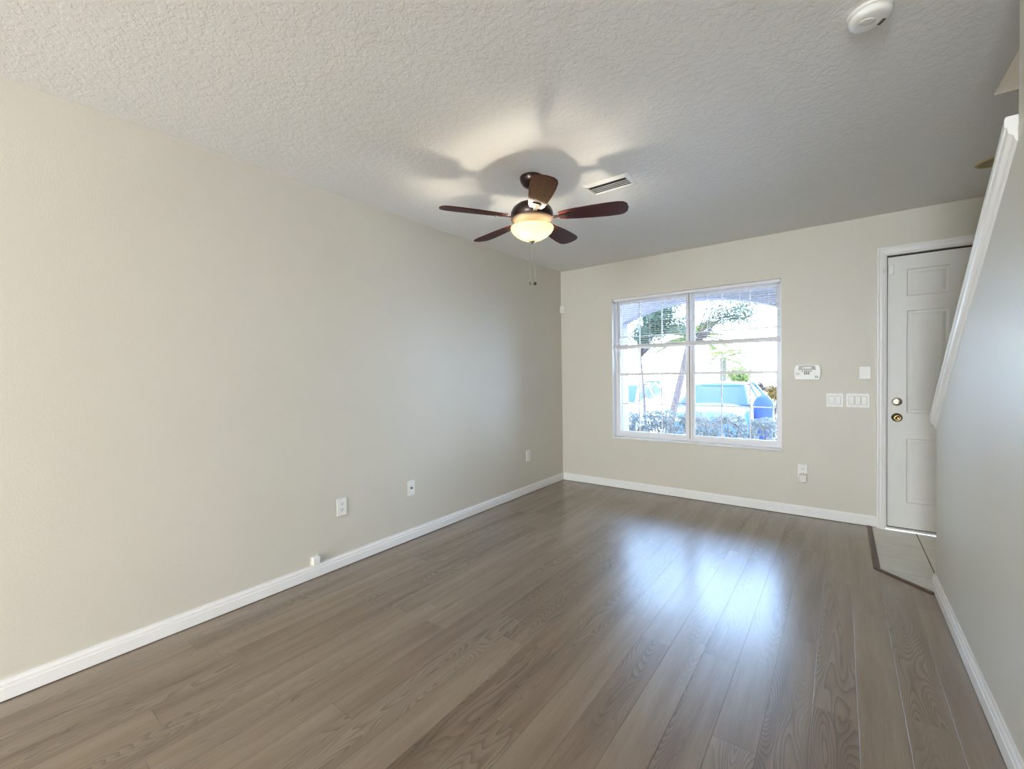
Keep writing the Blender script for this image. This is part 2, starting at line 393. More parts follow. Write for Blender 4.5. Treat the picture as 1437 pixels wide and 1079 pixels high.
# ------------------------------------------------------------------ window (two single-hung units)
FY0, FY1 = .085, .135
win = empty('window_1', (0, 0, 0)); tag(win, kind='structure')
bm = B(); xm = 1.421
bx(bm, WX0, .664, FY0, FY1, WZ0, WZ1); bx(bm, 2.184, WX1, FY0, FY1, WZ0, WZ1)
bx(bm, .664, 2.184, FY0, FY1, WZ0, WZ0+.022); bx(bm, .664, 2.184, FY0, FY1, WZ1-.03, WZ1)
st('window_frame', bm, M['vinyl'], win, bevel=.002)
bm = B(); bx(bm, xm-.024, xm+.024, FY0-.010, FY1, WZ0+.022, WZ1-.03); bx(bm, xm-.003, xm+.003, FY0-.012, FY0-.009, WZ0+.022, WZ1-.03, 1)
st('window_mullion', bm, [M['vinyl'], M['copper']], win)
MR = 1.232
for (a, b, v1, v2) in ((.664, xm-.024, .900, 1.137), (xm+.024, 2.184, 1.709, 1.951)):
    for lo, hi, yy in ((WZ0+.022, MR+.016, FY0+.006), (MR-.012, WZ1-.03, FY0+.026)):
        fr = .022; bm = B()
        y0, y1 = yy, yy+.018
        bx(bm, a, a+fr, y0, y1, lo, hi); bx(bm, b-fr, b, y0, y1, lo, hi)
        bot = .036 if lo < 1 else .028
        bx(bm, a+fr, b-fr, y0, y1, lo, lo+bot); bx(bm, a+fr, b-fr, y0, y1, hi-.028, hi)
        sash = st('window_sash', bm, M['vinyl'], win, bevel=.0015)
        bm = B(); zm = (lo+hi)/2 + (0.0 if lo < 1 else .018); gw = .0055
        for v in (v1, v2): bx(bm, v-gw, v+gw, y0+.006, y0+.013, lo+bot, hi-.028)
        bx(bm, a+fr, b-fr, y0+.0055, y0+.0135, zm-gw, zm+gw)
        st('window_muntin', bm, M['vinyl'], sash)
        bm = B(); bx(bm, a+fr, b-fr, y0+.0145, y0+.0165, lo+bot, hi-.028)
        st('window_pane', bm, M['glass'], sash)
bm = B(); bx(bm, WX0-.004, WX1+.008, -.018, FY0, WZ0-.016, WZ0+.0); st('window_sill', bm, M['sill'], win, bevel=.003)
bm = B()   # white-painted returns at the sides and head
bx(bm, WX0+.0005, WX0+.004, .002, FY0, WZ0, WZ1-.0005); bx(bm, WX1-.004, WX1-.0005, .002, FY0, WZ0, WZ1-.0005)
bx(bm, WX0+.004, WX1-.004, .002, FY0, WZ1-.004, WZ1-.0005)
st('window_reveal', bm, M['trim'], win)

# ------------------------------------------------------------------ venetian blind, raised half way
bl = empty('venetian_blind', (0, 0, 0)); tag(bl, 'white venetian blind half raised over the window, slats open', 'blind')
bm = B(); bx(bm, .645, 2.200, .020, .052, WZ1-.032, WZ1-.006); obj('head_rail', bm, M['slat'], bl, bevel=.002)
bm = B(); n = 21; ztop = WZ1-.052; zb = 1.552
for k in range(n+1):
    z = ztop-(ztop-zb)*k/n
    yc = .036; hw = .0125; tl = .0022
    prev = None
    for s_ in range(5):
        t = s_/4*2-1
        y = yc+t*hw; zz = z+.0018*(1-t*t)+tl*t
        cur = (bm.verts.new((.652, y, zz)), bm.verts.new((2.195, y, zz)))
        if prev: bm.faces.new((prev[0], prev[1], cur[1], cur[0]))
        prev = cur
so_ = obj('slats', bm, M['slat'], bl, smooth=True); md = so_.modifiers.new('thick', 'SOLIDIFY'); md.thickness = .0004
bm = B(); 
for k in range(9): bx(bm, .652, 2.195, .0235, .0485, 1.5225+k*.0028, 1.5245+k*.0028)
obj('stacked_slats', bm, M['slat'], bl)
bm = B(); bx(bm, .650, 2.197, .022, .050, 1.503, 1.521); obj('bottom_rail', bm, M['slat'], bl, bevel=.003)
for x in (.735, 1.04, 1.33, 1.60, 1.88, 2.11):
    bm = B(); bx(bm, x-.0009, x+.0009, .0219, .0231, 1.512, WZ1-.03); bx(bm, x-.0009, x+.0009, .0489, .0501, 1.512, WZ1-.03)
    bx(bm, x-.0009, x+.0009, .0219, .0501, 1.510, 1.512)
    obj('ladder_cord', bm, M['white'], bl)
bm = B(); tube(bm, [(.695, .014, WZ1-.04), (.692, .013, 1.7), (.69, .013, 1.40)], .004, 6); obj('tilt_wand', bm, M['vinyl'], bl, smooth=True)
bm = B(); tube(bm, [(2.165, .012, WZ1-.03), (2.165, .012, 1.25), (2.15, .012, 1.05), (2.16, .012, .78)], .0018, 6)
tube(bm, [(2.17, .012, WZ1-.03), (2.168, .012, 1.2), (2.172, .012, .98), (2.165, .012, .78)], .0018, 6)
obj('pull_cord', bm, M['white'], bl)

# ------------------------------------------------------------------ door
d = empty('door_1', (DX0, .03, 0)); tag(d, kind='structure')
DL, DR, DB, DT = 2.911, 3.812, .018, 2.106
bm = B(); yf = .030
def panels():
    xs = [(3.023, 3.257), (3.385+.085, 3.700)]
    xs = [(3.021, 3.256), (3.467, 3.702)]
    zs = [(.214, .71), (.906, 1.688), (1.797, 2.000)]
    return [(a, b, c, e) for a, b in xs for c, e in zs]
# door face as grid with raised panels
xs = sorted({DL, DR, 3.021, 3.256, 3.467, 3.702}); zs = sorted({DB, DT, .214, .71, .906, 1.688, 1.797, 2.000})
pset = {(round(a, 3), round(c, 3)): (a, b, c, e) for a, b, c, e in panels()}
V = {}
def vv(x, y, z):
    k = (round(x, 5), round(y, 5), round(z, 5))
    if k not in V: V[k] = bm.verts.new((x, y, z))
    return V[k]
for x0, x1 in zip(xs, xs[1:]):
    for z0, z1 in zip(zs, zs[1:]):
        key = (round(x0, 3), round(z0, 3))
        if key in pset and abs(pset[key][1]-x1) < 1e-4 and abs(pset[key][3]-z1) < 1e-4:
            rings = []
            for ins, dep in ((0, 0), (.006, .0075), (.020, .0085), (.040, .002)):
                rings.append([vv(x0+ins, yf+dep, z0+ins), vv(x1-ins, yf+dep, z0+ins), vv(x1-ins, yf+dep, z1-ins), vv(x0+ins, yf+dep, z1-ins)])
            for a, b in zip(rings, rings[1:]):
                for k in range(4): bm.faces.new((a[k], a[(k+1) % 4], b[(k+1) % 4], b[k]))
            bm.faces.new(rings[-1])
        else:
            bm.faces.new((vv(x0, yf, z0), vv(x1, yf, z0), vv(x1, yf, z1), vv(x0, yf, z1)))
be = [(DL, DB), (DR, DB), (DR, DT), (DL, DT)]
bk = [bm.verts.new((x, yf+.044, z)) for x, z in be]; bm.faces.new(bk[::-1])
# sides (boundary strips)
def side(pts_):
    f_ = [vv(x, yf, z) for x, z in pts_]; bks = [bm.verts.new((x, yf+.044, z)) for x, z in pts_]
    for k in range(len(f_)-1): bm.faces.new((f_[k], f_[k+1], bks[k+1], bks[k]))
side([(x, DB) for x in xs]); side([(x, DT) for x in xs]); side([(DL, z) for z in zs]); side([(DR, z) for z in zs])
leaf_o = obj('door_leaf', bm, M['door'], d); leaf_o['kind'] = 'structure'
leaf_o.location = (-DX0, -.03, 0)
def dpart(name, bm, m, par=leaf_o, **k):
    o = obj(name, bm, m, par, **k); o['kind'] = 'structure'; return o
bm = B(); kx, kz = 2.966, .870
lathe(bm, [(0, 0), (.032, 0), (.033, -.003), (.030, -.007), (.018, -.010), (.012, -.016), (.012, -.030), (.020, -.036), (.0275, -.046), (.0285, -.056), (.024, -.064), (.014, -.067), (.012, -.064), (.004, -.063), (0, -.063)], (kx, yf, kz), 32, 'y')
ko = dpart('door_knob', bm, M['brass'], smooth=True)
bm = B()
lathe(bm, [(0, 0), (.031, 0), (.032, -.003), (.028, -.009), (.024, -.011), (.010, -.012), (0, -.012)], (2.967, yf, .992), 32, 'y')
bo = dpart('deadbolt', bm, M['nickel'], smooth=True)
bm = B(); bx(bm, 2.967-.016, 2.967+.016, yf-.026, yf-.011, .992-.004, .992+.004); dpart('thumb_turn', bm, M['brass'], bo, bevel=.002)
# frame: jambs, stop, casing, threshold
bm = B()
for a, b in ((DX0-.02, DX0), (DX1, DX1+.02)): bx(bm, a, b, -.002, .14, 0, DZ1+.02)
bx(bm, DX0, DX1, -.002, .14, DZ1, DZ1+.02)
fo_ = obj('door_frame', bm, M['trim'], d); fo_['kind'] = 'structure'; fo_.location = (-DX0, -.03, 0)
bm = B(); bx(bm, DX0, DL, .034, .05, .012, DZ1); bx(bm, DX0, DX1, .034, .05, DT, DZ1); bx(bm, DR, DX1, .034, .05, .012, DZ1)
bx(bm, DX0, DX1, .034, .05, .0, DB); bx(bm, DX0-.0065, DX0+.001, .006, .028, .845, .895)
dpart('door_seal', bm, M['black_gap'], fo_)
bm = B(); bx(bm, DX0, DX1, .0, .14, -.003, .012); dpart('threshold', bm, M['trim'], fo_, bevel=.003)
bm = B()
for u0, u1, dx in ((0, 0, 1),):
    def casing(pt0, pt1, nrm, out):
        pass
prof = [(0, 0), (0, .008), (.006, .012), (.012, .010), (.026, .013), (.040, .013), (.046, .017), (.055, .017), (.057, .014), (.057, 0)]
cx0, cx1, cz = DX0-.004, DX1+.004, DZ1+.006
A_ = [[bm.verts.new((cx0-u, -t, -.002)) for u, t in prof], [bm.verts.new((cx0-u, -t, cz+u)) for u, t in prof],
      [bm.verts.new((cx1+u, -t, cz+u)) for u, t in prof], [bm.verts.new((cx1+u, -t, -.002)) for u, t in prof]]
for a, b in zip(A_, A_[1:]):
    for k in range(len(prof)-1): bm.faces.new((a[k], a[k+1], b[k+1], b[k]))
dpart('door_casing', bm, M['trim'], fo_)

# ------------------------------------------------------------------ small wall fixtures
def plate_bm(w_, h_, t=.006):
    bm = B(); bx(bm, -w_/2, w_/2, -t, 0, -h_/2, h_/2); return bm
def on_left(o, y, z): o.location = (0.0005, y, z); o.rotation_euler = (0, 0, PI/2)   # local -y faces +x
def on_back(o, x, z): o.location = (x, -.0005, z)
def receptacles(par, slotdark=True):
    for sgn in (1, -1):
        bm = B(); lathe(bm, [(0, -.0075), (.0155, -.0075), (.0165, -.006), (.0165, -.0055)], (0, 0, sgn*.0195), 24, 'y')
        for v in bm.verts: v.co.z = sgn*.0195+(v.co.z-sgn*.0195)*.82
        r = obj('receptacle', bm, M['white'], par)
        bm = B()
        for x in (-.0065, .0065): bx(bm, x-.0012, x+.0012, -.0079, -.0074, sgn*.0195-.001, sgn*.0195+.008)
        lathe(bm, [(0, -.0079), (.0026, -.0079), (.0026, -.0074)], (0, 0, sgn*.0195-.0075), 10, 'y')
        obj('slot', bm, M['slot'], r)
def screw(par, z, x=0, y=-.0065):
    bm = B(); lathe(bm, [(0, y-.0006), (.0025, y-.0006), (.003, y)], (x, 0, z), 10, 'y'); obj('screw', bm, M['offwhite'], par)
def outlet(name, label):
    o = empty(name, (0, 0, 0)); tag(o, label, 'outlet')
    obj('cover_plate', plate_bm(.070, .115), M['white'], o, bevel=.003)
    receptacles(o); screw(o, 0); return o
o = outlet('wall_outlet', 'white duplex outlet on left wall, larger in view and nearest the camera'); on_left(o, -2.857, .396)
o = outlet('wall_outlet', 'white duplex outlet low on left wall, nearest the far room corner'); on_left(o, -.72, .397)
o = empty('cable_wall_plate', (0, 0, 0)); tag(o, 'white wall plate with one dark centre jack, between the left wall outlets', 'wall plate')
obj('cover_plate', plate_bm(.070, .115), M['white'], o, bevel=.003)
bm = B(); lathe(bm, [(.0075, -.005), (.0075, -.010), (.0045, -.010), (.0045, -.016), (.0, -.016)], (0, 0, 0), 12, 'y'); obj('coaxial_jack', bm, M['slot'], o)
screw(o, .042); screw(o, -.042); on_left(o, -2.278, .395)
# small box above the baseboard
o = empty('cable_box', (0, 0, 0)); tag(o, 'small white square box stuck on top of the left baseboard', 'junction box')
bm = B(); bx(bm, -.022, .022, -.034, -.006, -.024, .026); obj('cover', bm, M['white'], o, bevel=.004)
bm = B(); bx(bm, -.025, .025, -.006, 0, -.024, .028); obj('base', bm, M['offwhite'], o)
on_left(o, -3.05, .1105)
# outlet with plug adapter and cable under the keypad
o = outlet('wall_outlet', 'white duplex outlet below the window end with a plugged-in adapter'); on_back(o, 2.360, .385)
ad = empty('power_adapter', (2.366, -.009, .345)); tag(ad, 'small grey-white plug adapter with looped cord in the back wall outlet', 'power adapter')
bm = B(); bx(bm, -.030, .026, -.045, 0, -.045, .020); obj('adapter_body', bm, M['offwhite'], ad, bevel=.005)
bm = B(); pts_ = []
for k in range(17):
    a = math.radians(-35+k*(-235)/16); pts_.append((-.045+.052*math.cos(a), .004, -.012+.062*math.sin(a)))
tube(bm, [(.005, -.02, -.045), (.004, -.004, -.058)]+pts_, .0028, 8); obj('cord', bm, M['offwhite'], ad, smooth=True)
# switches
def rocker_plate(name, label, gangs, x, z, tight=.046):
    o = empty(name, (0, 0, 0)); tag(o, label, 'light switch')
    w_ = .070+tight*(gangs-1)
    obj('cover_plate', plate_bm(w_, .115), M['white'], o, bevel=.003)
    for k in range(gangs):
        cxk = (k-(gangs-1)/2)*tight
        bm = B(); bx(bm, cxk-.0185, cxk+.0185, -.0068, -.0058, -.035, .035); f_ = obj('rocker_surround', bm, M['grey'], o)
        bm = B(); a = [(-.0058, -.033), (-.0105, -.033), (-.0075, .0), (-.0085, .033), (-.0058, .033)]
        prism(bm, a, lambda u, v, dd: (dd, u, v), cxk-.0165, cxk+.0165); obj('rocker', bm, M['white'], o, bevel=.0008)
    for k in range(gangs):
        for z_ in (.048, -.048): screw(o, z_, (k-(gangs-1)/2)*tight)
    on_back(o, x, z)
rocker_plate('light_switch', 'white two-gang rocker switch plate below the alarm keypad', 2, 2.581, .997)
rocker_plate('light_switch', 'white three-gang rocker switch plate nearest the door frame', 3, 2.729, .997, .040)
o = obj('blank_cover_plate', plate_bm(.072, .100), M['white'], bevel=.003); on_back(o, 2.774, 1.219)
tag(o, 'blank white cover plate above the three-gang switch beside the door', 'wall plate')
# alarm keypad
kp = empty('alarm_keypad', (2.396, -.0005, 1.228)); tag(kp, 'white alarm keypad with small display on wall between window and door', 'alarm keypad')
hw, hh = .095, .064; out = []
for s_, (xx0, zz0) in enumerate(((1, 1), (-1, 1), (-1, -1), (1, -1))): pass
top_ = [(x, hh) for x in (-.082, .082)]
outl = [(-.080, hh), (.080, hh)]+[(.080+.015*math.cos(a), hh*math.sin(a)*.94) for a in [math.radians(q) for q in (65, 40, 15, -15, -40, -65)]]+[(.080, -hh), (-.080, -hh)]+[(-.080-.015*math.cos(a), hh*math.sin(a)*.94) for a in [math.radians(q) for q in (-65, -40, -15, 15, 40, 65)]]
bm = B(); prism(bm, outl, lambda u, v, dd: (u, dd, v), -.026, 0); obj('keypad_body', bm, M['white'], kp, bevel=.004)
bm = B(); prism(bm, [(-.058, .054), (.052, .054), (.060, .020), (-.062, .020)], lambda u, v, dd: (u, dd, v), -.0285, -.025); bez = obj('display_bezel', bm, M['grey'], kp, bevel=.002)
bm = B(); bx(bm, -.036, .030, -.0295, -.028, .030, .045); obj('display', bm, M['lcd'], bez)
kb = []
for r_, xs_, z_ in ((0, (-.034, -.018, -.004, .010, .026), .009), (1, (-.018, -.004, .010), -.003), (2, (-.018, -.004, .010), -.014)):
    for x in xs_: kb.append((x, z_))
for x, z in kb:
    bm = B(); bx(bm, x-.0052, x+.0052, -.0285, -.0255, z-.0044, z+.0044); obj('key', bm, M['key'], kp, bevel=.001)
bm = B(); lathe(bm, [(0, -.0275), (.011, -.0275), (.012, -.025)], (-.068, 0, -.013), 20, 'y'); obj('round_button', bm, M['lcd'], kp)
bm = B(); bx(bm, .054, .072, -.0275, -.0255, -.045, -.031); em_ = obj('emblem', bm, M['dark'], kp); bm = B(); bx(bm, .0585, .0675, -.0285, -.0272, -.041, -.035); obj('emblem_centre', bm, M['white'], em_)
bm = B(); bx(bm, -.062, .045, -.0275, -.0255, -.060, -.050); obj('lower_ledge', bm, M['white'], kp, bevel=.001)
# door contact sensor
ds = empty('door_sensor', (2.9265, .0295, 2.008)); tag(ds, 'small white square contact sensor at the top left of the door', 'door sensor')
bm = B(); bx(bm, -.015, .019, -.014, 0, -.036, .036); obj('sensor_body', bm, M['white'], ds, bevel=.003)
mg = obj('sensor_magnet', B(), M['brass'], None); bpy.data.objects.remove(mg)
bm = B(); bx(bm, -.013, .0, -.012, 0, -.016, .016); mo = obj('sensor_magnet', bm, M['offwhite'], None, bevel=.002); mo.location = (2.893, -.0175, 2.0)
tag(mo, 'tiny cream magnet block on the door casing beside the square sensor', 'door sensor magnet')
# corner motion sensor
ps = empty('motion_sensor', (.004, -.004, 1.993), (0, 0, math.radians(45))); tag(ps, 'small white motion sensor high in the far room corner', 'motion sensor')
bm = B(); a_ = [(-.022, -.040), (.022, -.040), (.025, -.030), (.025, .034), (.018, .040), (-.018, .040), (-.025, .034), (-.025, -.030)]
prism(bm, a_, lambda u, v, dd: (u, dd, v), -.062, -.028); obj('sensor_body', bm, M['white'], ps, bevel=.004)
bm = B(); bx(bm, -.017, .017, -.064, -.061, -.030, .004); obj('lens', bm, M['offwhite'], ps, bevel=.002)
bm = B(); bx(bm, -.012, .012, -.030, -.013, -.02, .02); obj('bracket', bm, M['offwhite'], ps)

# ------------------------------------------------------------------ ceiling fixtures
# air vent
vt = empty('ceiling_vent', (1.452, -1.838, H)); tag(vt, 'white ceiling air vent with angled louvres behind the fan', 'air vent')
vx, vy = .152, .092
bm = B()
ix, iy = vx-.026, vy-.024
o_ = [(-vx, -vy, -.001), (vx, -vy, -.001), (vx, vy, -.001), (-vx, vy, -.001)]; i_ = [(-ix, -iy, -.010), (ix, -iy, -.010), (ix, iy, -.010), (-ix, iy, -.010)]; j_ = [(-ix, -iy, -.0005), (ix, -iy, -.0005), (ix, iy, -.0005), (-ix, iy, -.0005)]
O_, I_, J_ = [[bm.verts.new(q) for q in s_] for s_ in (o_, i_, j_)]
for a, b in ((O_, I_), (I_, J_)):
    for k in range(4): bm.faces.new((a[k], a[(k+1) % 4], b[(k+1) % 4], b[k]))
obj('vent_frame', bm, M['white'], vt)
bm = B(); bx(bm, -ix, ix, -iy, iy, -.0015, -.0005); obj('duct', bm, M['dark'], vt)
for k in range(6):
    yc = -iy+.010+(2*iy-.02)*k/5
    if k == 1: continue
    tl = .006 if k > 1 else -.006
    wdt = .0075 if k > 1 else .005
    bm = B(); prism(bm, [(yc-wdt, -.0035-(.004 if tl > 0 else 0)), (yc+wdt, -.0035-(0 if tl > 0 else .004)), (yc+wdt, -.0050-(0 if tl > 0 else .004)), (yc-wdt, -.0050-(.004 if tl > 0 else 0))], lambda u, v, dd: (dd, u, v), -ix, ix)
    obj('louvre', bm, M['white'], vt)
bm = B(); tube(bm, [(-ix+.004, iy-.03, -.008), (-ix-.004, iy-.03, -.020)], .0015, 6); obj('damper_lever', bm, M['nickel'], vt)
# smoke detector
sd = empty('smoke_detector', (2.697, -2.522, H)); tag(sd, 'round white smoke detector on ceiling near the right wall', 'smoke detector')
bm = B(); lathe(bm, [(.060, 0), (.062, -.005), (.060, -.009), (.055, -.010), (0, -.012)], n=48); obj('mounting_base', bm, M['white'], sd, smooth=False)
bm = B(); lathe(bm, [(.053, -.010), (.058, -.012), (.059, -.022), (.056, -.029), (.048, -.033), (.030, -.0345), (0, -.035)], n=48); obj('detector_body', bm, M['white'], sd, smooth=True)
bm = B()
for k in range(7): bx(bm, -.012+k*.004, -.0105+k*.004, .030, .042, -.0352, -.033)
obj('sounder_slots', bm, M['slot'], sd).rotation_euler = (0, 0, math.radians(-55))
bm = B(); lathe(bm, [(0, -.0375), (.012, -.0375), (.0155, -.0365), (.016, -.0335)], (-.012, -.006, 0), 24); 
for v in bm.verts: v.co.x = -.012+(v.co.x+.012)*1.5
obj('test_button', bm, M['offwhite'], sd, smooth=True).rotation_euler = (0, 0, math.radians(30))
# recessed light
rl = empty('recessed_light', (3.328, -.70, H)); tag(rl, 'recessed downlight with yellowed trim ring over the foyer', 'recessed light')
bm = B(); lathe(bm, [(.078, 0), (.078, -.003), (.072, -.007), (.058, -.006), (.055, .0), (.050, -.0008), (0, -.0008)], n=40); obj('trim_ring', bm, simple('yellowed_trim', (.48, .38, .18), .4), rl, smooth=True)
bm = B(); lathe(bm, [(.050, -.0012), (.044, -.004), (.02, -.007), (0, -.008)], n=32); obj('lamp_face', bm, simple('unlit_reflector_lamp', (.30, .25, .14), .3), rl, smooth=True)

# ------------------------------------------------------------------ ceiling fan with light
FX, FY = 1.125, -2.235
fan = empty('ceiling_fan', (FX, FY, H)); tag(fan, 'five-blade dark mahogany ceiling fan with a lit amber bowl light', 'ceiling fan')
bm = B(); lathe(bm, [(.0, 0), (.070, 0), (.071, -.010), (.066, -.030), (.050, -.052), (.030, -.064), (.014, -.068)], n=40); obj('canopy', bm, M['bronze'], fan, smooth=True)
bm = B(); lathe(bm, [(.0125, -.06), (.0125, -.165)], n=20); obj('downrod', bm, M['bronze'], fan, smooth=True)
bm = B(); lathe(bm, [(.013, -.135), (.030, -.140), (.036, -.150), (.060, -.158), (.092, -.170), (.116, -.190), (.127, -.212), (.129, -.232), (.122, -.248)], n=56); obj('motor_housing', bm, M['bronze'], fan, smooth=True)
bm = B(); lathe(bm, [(.122, -.248), (.128, -.252), (.126, -.258), (.108, -.268), (.080, -.278), (.050, -.284), (.046, -.290), (.046, -.300), (0, -.300)], n=56); obj('lower_housing', bm, M['copper'], fan, smooth=True)
bm = B(); lathe(bm, [(.0, -.318), (.076, -.319), (.080, -.322), (.076, -.324), (.0, -.325)], n=40); obj('bulb_shield', bm, M['copper'], fan, smooth=True)  # added disc over the bulbs to shade the lower housing
bm = B(); lathe(bm, [(.020, -.300), (.020, -.318), (.012, -.322), (.010, -.385)], n=20); obj('fitter', bm, M['copper'], fan, smooth=True)
def blade_outline():
    pts = []
    up = [(.165, .034), (.20, .046), (.27, .055), (.36, .064), (.45, .069), (.51, .068), (.54, .060), (.560, .038), (.567, .0)]
    for x, y in up: pts.append((x, y))
    for x, y in up[-2::-1]: pts.append((x, -y))
    return pts
BA = [21, 94.5, 166.5, 237.5, 311.5]
for k in range(5):
    a = math.radians(BA[k])
    bm = B(); prism(bm, blade_outline(), lambda u, v, dd: (u, v, dd), -.003, .003)
    b_ = obj('blade', bm, M['blade'], fan, bevel=.0015)
    b_.rotation_euler = (Matrix.Rotation(a, 3, 'Z') @ Matrix.Rotation(math.radians(-11), 3, 'X')).to_euler(); b_.location = (0, 0, -.247)
    bm = B()
    prism(bm, [(.100, .016), (.16, .010), (.20, .018), (.235, .026), (.245, .018), (.245, -.018), (.235, -.026), (.20, -.018), (.16, -.010), (.100, -.016)], lambda u, v, dd: (u, v, dd), -.009, -.0035)
    for sx_, sy_ in ((.225, .016), (.225, -.016), (.205, 0)): lathe(bm, [(0, -.0115), (.004, -.0115), (.005, -.009)], (sx_, sy_, 0), 10)
    i_o = obj('blade_iron', bm, M['bronze'], b_, bevel=.001)
bm = B(); lathe(bm, [(.1285, -.308), (.1300, -.305), (.1270, -.304), (.1265, -.312), (.114, -.329), (.093, -.347), (.066, -.363), (.038, -.375), (.012, -.381), (.012, -.384), (.040, -.379), (.069, -.367), (.097, -.351), (.118, -.332), (.1285, -.314), (.1285, -.308)], n=64)
obj('bowl', bm, M['bowl'], fan, smooth=True)
bm = B(); lathe(bm, [(.018, -.381), (.022, -.385), (.020, -.391), (.010, -.396), (.007, -.403), (0, -.405)], n=24); fin = obj('finial', bm, M['nickel'], fan, smooth=True)
for k in range(3):
    a = 2*PI*k/3+.35
    bm = B(); lathe(bm, [(0, -.014), (.007, -.012), (.0125, .0), (.011, .012), (.006, .022)], (.062*math.cos(a+1), .062*math.sin(a+1), -.345), 14); obj('bulb', bm, M['bulb'], fan, smooth=True)
    ll = bpy.data.lights.new('bulb_light', 'POINT'); ll.energy = LAMP; ll.color = (1, .90, .72); ll.shadow_soft_size = .013
    lo = bpy.data.objects.new('bulb_light', ll); C.objects.link(lo); lo.parent = fan; lo.location = (.060*math.cos(a), .060*math.sin(a), -.340)
for dx, dy, le, nm in ((-.014, -.010, -.628, 'nickel'), (.012, .004, -.632, 'dark')):
    bm = B(); tube(bm, [(dx, dy, -.388), (dx, dy, le)], .0008, 6); ch = obj('pull_chain', bm, M['nickel'], fan)
    bm = B()
    if nm == 'dark': lathe(bm, [(0, .010), (.006, .008), (.0105, .0), (.010, -.006), (.005, -.011), (0, -.012)], (dx, dy, le-.008), 16)
    else: lathe(bm, [(0, .008), (.0028, .006), (.004, -.006), (.003, -.012), (0, -.013)], (dx, dy, le-.008), 12)
    obj('pull_knob', bm, M['dark'] if nm == 'dark' else M['slot'], ch, smooth=True)

# ------------------------------------------------------------------ outside
bm = B(); bx(bm, -4, 6, .2, 1.75, -.25, -.09); tag(obj('floor_porch', bm, M['concrete']), kind='structure')
def gz(y): return -.18 if y < 3.6 else (-.18-.32*min(1, (y-3.6)/2.0))
bm = B(); ys = [1.75, 3.6, 5.6, 60]
prev = None
for y in ys:
    cur = (bm.verts.new((-50, y, gz(y))), bm.verts.new((50, y, gz(y))))
    if prev: bm.faces.new((prev[0], prev[1], cur[1], cur[0])).material_index = 0 if y < 6 else 1
    prev = cur
me_g = obj('ground', bm, [M['grass'], M['asphalt']]); tag(me_g, kind='structure')
# porch wall with segmental arches, soffit
ya0, ya1 = 1.6, 1.82
bm = B(); acx, hwid, spr, rise_ = 1.09, 1.01, 1.975, .225
R_ = (hwid**2+rise_**2)/(2*rise_); zc0 = spr+rise_-R_
outline = []
arc = [(acx+hwid*math.cos(math.radians(180)), spr)]
N = 24
arcpts = []
for k in range(N+1):
    x = acx-hwid+2*hwid*k/N; arcpts.append((x, zc0+math.sqrt(R_**2-(x-acx)**2)))
for k in range(N):
    (xa, za), (xb, zb_) = arcpts[k], arcpts[k+1]
    prism(bm, [(xa, za), (xb, zb_), (xb, 2.9), (xa, 2.9)], lambda u, v, dd: (u, dd, v), ya0, ya1)
bx(bm, acx-hwid-.42, acx-hwid, ya0, ya1, -.2, 2.9); bx(bm, acx+hwid, acx+hwid+.42, ya0, ya1, -.2, 2.9)
bx(bm, -3.0, acx-hwid-.42, ya0, ya1, 2.15, 2.9); bx(bm, acx+hwid+.42, 4.6, ya0, ya1, 2.3, 2.9)
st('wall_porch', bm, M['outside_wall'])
bm = B(); bx(bm, -3.0, 4.6, WT, 2.2, 2.9, 3.0); st('ceiling_porch', bm, M['trim'])

def leaves(name, m, pts, size, parent=None, jitter=.4):
    vs, fs = [], []
    for (c, nn) in pts:
        s_ = size*random.uniform(.6, 1.3)
        nn = (Vector(nn)+Vector([random.gauss(0, jitter) for _ in range(3)])).normalized()
        t = nn.cross(Vector((random.random(), random.random(), random.random()))).normalized(); b = nn.cross(t)
        c = Vector(c); k = len(vs)
        vs += [c-t*s_, c+b*s_*.45+nn*s_*.1, c+t*s_, c-b*s_*.45+nn*s_*.1]; fs.append((k, k+1, k+2, k+3))
    me = bpy.data.meshes.new(name); me.from_pydata([tuple(v) for v in vs], [], fs); me.materials.append(m)
    o = bpy.data.objects.new(name, me); C.objects.link(o)
    if parent: o.parent = parent
    return o
# hedge: shrubs planted in a row, each its own
hl = ['clipped green shrub outside the left window, at the left end of the hedge row', 'clipped green shrub in the hedge row, below the white car', 'clipped green shrub in the hedge row, in front of the leaning trunk',
      'clipped green shrub in the hedge row, below the centre mullion', 'clipped green shrub in the hedge row, below the silver-blue car', 'clipped green shrub at the right end of the hedge row, below the blue barrel']
hx = [-.86, -.33, .20, .73, 1.26, 1.79]
for k, x in enumerate(hx):
    e_ = empty('hedge_shrub', (x, 2.8, -.18)); tag(e_, hl[k], 'shrub', 'shrubs of the hedge outside the window')
    P_ = []
    hz_ = .76+random.uniform(-.03, .03)-(.06 if k > 4 else 0)
    for _ in range(1500):
        u = Vector([random.gauss(0, 1) for _ in range(3)]).normalized(); u.z = abs(u.z)
        q = [max(-1, min(1, c*1.35)) for c in u]; r = random.uniform(.82, 1.04)
        P_.append(((q[0]*.235*r, q[1]*.32*r, .08+q[2]*(hz_-.10)*r), u))
    leaves('foliage', M['leaf'], P_, .030, e_)
    bm = B()
    for q in range(4): tube(bm, [(random.uniform(-.05, .05), random.uniform(-.05, .05), 0), (random.uniform(-.18, .18), random.uniform(-.18, .18), .6)], .012, 6, r_end=.005)
    obj('stem', bm, M['bark'], e_)
